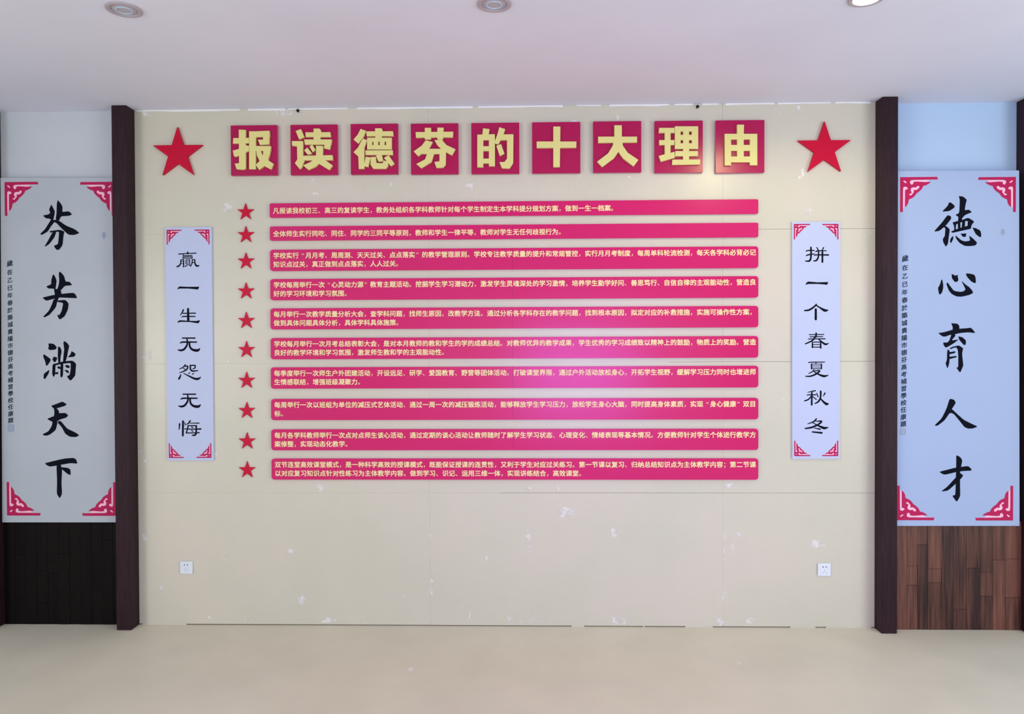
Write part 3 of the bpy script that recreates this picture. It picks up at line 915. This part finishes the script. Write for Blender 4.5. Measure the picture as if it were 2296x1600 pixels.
write(root, cx, cz, YL - .0006, LC, [('滿', [
 [(415, 205), (600, 230), (695, 345), (640, 415), (460, 430), (400, 380), (425, 320)],
 [(250, 570), (290, 575), (490, 720), (480, 790), (380, 935), (330, 930), (320, 830), (245, 640)],
 [(450, 1065), (430, 1180), (300, 1385), (255, 1340), (265, 1200)],
 [(750, 305), (810, 350), (850, 470), (810, 660), (800, 860), (740, 860), (720, 640), (725, 350)],
 [(930, 130), (1030, 200), (1095, 290), (1050, 480), (1030, 620), (980, 790), (890, 830), (905, 600), (930, 400), (900, 180)],
 [(590, 640), (700, 670), (700, 720), (640, 825), (590, 815), (540, 730)], [(1165, 460), (1270, 520), (1305, 575), (1250, 650), (1040, 665), (1140, 560)],
 [(550, 900), (620, 860), (650, 920), (640, 1100), (640, 1200), (600, 1305), (570, 1290), (535, 1200)],
 [(600, 880), (880, 800), (1200, 770), (1320, 880), (1180, 880), (1110, 850), (900, 870), (760, 900), (600, 940)],
 [(1140, 830), (1230, 790), (1320, 880), (1300, 1100), (1290, 1260), (1160, 1415), (1110, 1415), (1010, 1280), (1110, 1240), (1140, 1050)],
 [(810, 820), (900, 840), (890, 1260), (840, 1335), (800, 1280), (810, 1000)],
 [(700, 980), (740, 955), (830, 985), (830, 1050), (720, 1030)], [(620, 1160), (740, 1140), (730, 1215), (680, 1215), (620, 1210)],
 [(950, 930), (1020, 910), (1100, 940), (1110, 1015), (1000, 1005)], [(930, 1075), (1040, 1080), (1080, 1130), (1075, 1190), (1000, 1150)]], [])], True)
write(root, cx, cz, YL - .0006, LD, [('天', [
 [(228, 130), (310, 100), (400, 65), (465, 105), (440, 130), (340, 160), (275, 175)], [(270, 165), (315, 165), (350, 210), (345, 300), (270, 310), (280, 220)],
 [(165, 325), (280, 280), (330, 240), (445, 235), (488, 270), (460, 305), (360, 335), (300, 380), (250, 370)],
 [(255, 350), (330, 370), (300, 490), (220, 555), (170, 575), (120, 572), (100, 555), (190, 510), (240, 430)],
 [(320, 370), (370, 350), (470, 470), (590, 525), (655, 570), (600, 597), (510, 592), (440, 545), (390, 450)]], []),
 ('下', [[(130, 988), (300, 945), (440, 915), (565, 907), (605, 930), (625, 995), (520, 985), (300, 1025), (215, 1038), (180, 1025)],
  [(310, 1010), (370, 1000), (395, 1070), (385, 1290), (395, 1440), (360, 1515), (315, 1445), (320, 1250)],
  [(365, 1045), (480, 1055), (518, 1080), (525, 1165), (480, 1150), (395, 1080)]], [])], True)


INSC = '歲在乙巳年春於築城貴陽市德芬高考補習學校任康題'


def inscription(root, cx, cz, y, xt, yt, xb, yb, size, kx, ym, m=M_INK2):
    n = len(INSC)
    items = []
    for i, c in enumerate(INSC):
        t = (i / (n - 1)) ** 0.93
        x, z = on_wall(xt + (xb - xt) * t, yt + (yb - yt) * t, y)
        items.append((c, x - cx, z - cz, size * (.96 if i else 1.1)))
    text_mesh(items, y, m, root, 'inscription', bold=0.02, shear=0.2, sxk=kx)


def seal(root, cx, cz, y, px, py, w_, h_, label, rnd=False):
    x, z = on_wall(px, py, y)
    a, b = w_ * .00136, h_ * .00136
    x -= cx; z -= cz
    if rnd:
        P = [[(x + a * math.cos(t * math.pi / 7) * .9, z + b * math.sin(t * math.pi / 7)) for t in range(14)]]
        tag(slab('seal_mark', P, y, 0, M_SEAL, root), label)
        return
    P = [rrect(x - a, z - b, x + a, z + b, a * .25, 3)]
    o = tag(slab('seal_mark', P, y, 0, M_SEAL, root), label)
    Q = []
    for k in (-.55, -.1, .4):
        Q.append([(x - a * .7, z + b * (k - .08)), (x + a * .7, z + b * (k - .04)), (x + a * .68, z + b * (k + .1)), (x - a * .7, z + b * (k + .08))])
    for k in (-.45, .1, .55):
        Q.append([(x + a * (k - .07), z - b * .72), (x + a * (k + .07), z - b * .72), (x + a * (k + .07), z + b * .7), (x + a * (k - .07), z + b * .7)])
    slab('seal_carving', Q, y - .0004, 0, M_PAPER_R, o)


inscription(root, cx, cz, YL - .0006, 22, 590, 24, 942, .0365, 1.0, YL, M_INK2)
seal(root, cx, cz, YL - .0006, 24.5, 959, 15, 17, 'faded square seal below the inscription')
seal(root, cx, cz, YL - .0006, 233, 527.5, 10, 16, 'faded oval seal at the upper right', True)

# big calligraphy board, right
YR = -0.052
root, cx, cz = board('calligraphy_board', [(2008, 383.3), (2285, 382), (2286, 1178.5), (2005, 1178.5)], YR, 0.0272, M_PAPER_R,
                     'tall pale calligraphy board over the plank dado at the right edge', 'tall calligraphy boards')
ornaments(root, cx, cz, [(2018.3, 397, 1, 1), (2278, 396.3, -1, 1), (2011, 1165.8, 1, -1), (2271.5, 1166.5, -1, -1)], 84 * .00272, 78 * .00272, YR - .0006)
RA, RB_, RC, RD = (2080, 430, 11.43), (2080, 600, 16.4), (2080, 715, 12.31), (2080, 880, 6.4)
write(root, cx, cz, YR - .0006, RA, [('德', [
 [(545, 270), (600, 275), (690, 350), (690, 400), (560, 490), (365, 510), (520, 350)],
 [(520, 595), (590, 620), (610, 680), (470, 860), (300, 1000), (155, 1020), (370, 780), (480, 630)],
 [(400, 900), (470, 870), (570, 960), (545, 1130), (520, 1330), (465, 1410), (395, 1280), (390, 1200), (440, 1130), (455, 930)],
 [(795, 105), (910, 120), (1005, 200), (970, 330), (950, 470), (1055, 455), (1140, 520), (960, 590), (880, 680), (880, 770), (770, 790), (790, 640), (710, 590), (810, 540), (825, 200)],
 [(635, 780), (880, 720), (1040, 660), (1185, 750), (1180, 800), (1100, 790), (1030, 745), (960, 750), (830, 790), (780, 810), (720, 840), (680, 840), (650, 810)],
 [(640, 790), (730, 830), (720, 980), (680, 1000), (680, 880)], [(770, 780), (840, 780), (840, 930), (780, 960)], [(890, 730), (960, 740), (955, 900), (870, 930)],
 [(1030, 720), (1185, 750), (1120, 870), (1110, 940), (1020, 920)], [(590, 1020), (720, 960), (850, 915), (960, 885), (1100, 850), (1115, 945), (900, 990), (640, 1050)],
 [(845, 1065), (920, 1070), (985, 1055), (985, 1140), (930, 1160), (880, 1130)], [(650, 1120), (660, 1200), (600, 1315), (570, 1280), (585, 1200)],
 [(705, 1105), (860, 1240), (960, 1270), (1090, 1250), (1060, 1115), (1170, 1200), (1270, 1300), (1230, 1370), (1100, 1390), (950, 1385), (820, 1310), (730, 1200)],
 [(1145, 910), (1240, 930), (1350, 990), (1375, 1080), (1370, 1160), (1320, 1150), (1230, 1080)]], [])], True)
write(root, cx, cz, YR - .0006, RB_, [('心', [
 [(505, 435), (540, 440), (575, 640), (570, 760), (530, 910), (455, 990), (415, 960), (380, 760), (385, 730), (450, 620)],
 [(880, 235), (925, 240), (1020, 290), (1120, 260), (1105, 330), (1130, 430), (1110, 500), (1040, 525), (990, 515), (890, 380)],
 [(705, 540), (740, 550), (850, 700), (960, 840), (1100, 875), (1240, 885), (1350, 850), (1390, 780), (1320, 640), (1240, 470), (1420, 640), (1530, 710), (1650, 850), (1670, 930), (1530, 1000), (1250, 1065), (1060, 1055), (890, 970), (780, 840), (695, 620)],
 [(1395, 210), (1560, 215), (1720, 260), (1760, 350), (1775, 500), (1760, 565), (1700, 560), (1600, 500), (1450, 340)]], [])], True)
write(root, cx, cz, YR - .0006, RC, [('育', [
 [(645, 115), (820, 125), (875, 190), (875, 290), (690, 310), (690, 210)],
 [(285, 385), (460, 360), (700, 290), (880, 265), (1110, 250), (1180, 235), (1240, 280), (1310, 370), (1280, 385), (1130, 365), (900, 385), (700, 430), (600, 440), (490, 485), (410, 480)],
 [(660, 410), (750, 395), (770, 460), (660, 590), (860, 560), (720, 670), (520, 785), (480, 780), (430, 690), (435, 645), (540, 650), (600, 590)],
 [(840, 475), (960, 500), (1050, 580), (1060, 640), (1040, 720), (990, 710), (870, 570)],
 [(595, 810), (700, 760), (860, 725), (980, 800), (960, 870), (830, 850), (790, 780), (700, 800), (640, 830)],
 [(810, 760), (980, 800), (950, 960), (975, 1200), (985, 1280), (910, 1460), (880, 1465), (790, 1335), (845, 1330), (845, 1000), (830, 840)],
 [(560, 830), (610, 880), (600, 1200), (560, 1345), (535, 1345), (495, 1220), (530, 1130), (540, 880)],
 [(580, 905), (660, 905), (740, 885), (775, 910), (740, 940), (640, 965), (580, 965)], [(580, 1040), (690, 1030), (790, 1015), (805, 1040), (780, 1060), (680, 1085), (580, 1112)]], [])], True)
write(root, cx, cz, YR - .0006, RD, [('人', [
 [(315, 85), (380, 100), (405, 145), (350, 230), (310, 300), (240, 400), (140, 475), (95, 472), (200, 370), (270, 230)],
 [(310, 240), (350, 235), (430, 310), (520, 390), (620, 440), (720, 487), (640, 515), (580, 515), (530, 495), (450, 395), (380, 310), (340, 290), (300, 300)]], []),
 ('才', [[(410, 892), (470, 925), (498, 970), (480, 1060), (465, 1150), (465, 1350), (468, 1480), (425, 1558), (405, 1555), (352, 1475), (395, 1468), (400, 1400), (405, 1200), (410, 1010)],
  [(165, 1135), (260, 1110), (400, 1075), (580, 1050), (630, 1095), (625, 1118), (540, 1122), (440, 1130), (260, 1175), (220, 1170)],
  [(465, 1150), (512, 1185), (490, 1220), (400, 1310), (290, 1405), (190, 1418), (280, 1350), (400, 1220)]], [])], True)
inscription(root, cx, cz, YR - .0006, 2029.5, 579, 2025.5, 950, .0375, 1.0, YR, M_INK2)
seal(root, cx, cz, YR - .0006, 2024, 967.5, 14, 14, 'faded square seal below the inscription')
seal(root, cx, cz, YR - .0006, 2248.5, 520, 10, 15, 'faded oval seal at the upper right', True)

# ------------------------------------------------------------------ wall sockets
for (px, py, lab) in ((417.3, 1272.3, 'white square wall socket low on the wall near the left post'),
                      (1848.6, 1277, 'white square wall socket low on the wall near the right post')):
    x, z = on_wall(px, py, -.010)
    root = empty('wall_socket', (x, 0, z))
    tag(root, lab, 'socket', 'wall sockets')
    h = .040
    box('faceplate', (-h, -.010, -h), (h, -.0015, h), M_SOCK, root, bevel=.0025)
    box('insert', (-.026, -.0115, -.032), (.026, -.0095, .032), M_SOCK, root, bevel=.0008)
    for sx in (-1, 1):
        slab('slot', [[(sx * .0095 - .0022, .014), (sx * .0095 + .0022, .014), (sx * .0095 + .0022, .023), (sx * .0095 - .0022, .023)]], -.0119, 0, M_DARK, root)
        P = [(sx * .009 + a * math.cos(.6 * -sx) - b * math.sin(.6 * -sx), -.016 + a * math.sin(.6 * -sx) + b * math.cos(.6 * -sx))
             for a, b in ((-.0008, -.005), (.0008, -.005), (.0008, .005), (-.0008, .005))]
        slab('slot', [P], -.0119, 0, M_DARK, root)
    slab('slot', [[(-.0008, -.008), (.0008, -.008), (.0008, .002), (-.0008, .002)]], -.0119, 0, M_DARK, root)

# small dark hooks screwed in under the ceiling
for (px, py, lab, bend) in ((668, 248, 'small dark hook at the wall top above the second title tile', 1),
                            (1564, 239, 'small dark hook at the wall top above the eighth title tile', -1)):
    x, z = on_wall(px, py)
    root = empty('wall_hook', (x, 0, z))
    tag(root, lab, 'hook', 'hooks under the ceiling')
    pl = [[(.010 * math.cos(t * math.pi / 6), .010 * math.sin(t * math.pi / 6)) for t in range(12)]]
    slab('base_plate', pl, -.004, .0036, M_DARK, root)
    path = [(0, -.003, 0), (0, -.016, 0), (bend * .004, -.024, -.006), (bend * .008, -.024, -.014), (bend * .012, -.018, -.016)]
    v, f = [], []
    for i, p in enumerate(path):
        d = Vector(path[min(i + 1, len(path) - 1)]) - Vector(path[max(i - 1, 0)])
        d.normalize()
        s = d.cross(Vector((1, .2, .1))).normalized(); t_ = d.cross(s)
        for k in range(6):
            a = k * math.pi / 3
            q = Vector(p) + (s * math.cos(a) + t_ * math.sin(a)) * .0028
            v.append(tuple(q))
    for i in range(len(path) - 1):
        for k in range(6):
            f.append((i * 6 + k, i * 6 + (k + 1) % 6, (i + 1) * 6 + (k + 1) % 6, (i + 1) * 6 + k))
    f.append(tuple(range(6))[::-1]); f.append(tuple((len(path) - 1) * 6 + k for k in range(6)))
    link('hook_wire', v, f, M_DARK, root)

# paint spots on the floor
for (px, py, r) in ((921, 1500, .016), (1657, 1487, .009), (1390, 1392 + 60, .006)):
    x, y = on_level(px, py, 0)
    v = [(x + r * random.uniform(.8, 1.2) * math.cos(k * .628), y + r * 1.6 * random.uniform(.8, 1.2) * math.sin(k * .628), .0006) for k in range(10)]
    link('paint_spot', v, [tuple(range(10))], M_CAULK, fl)
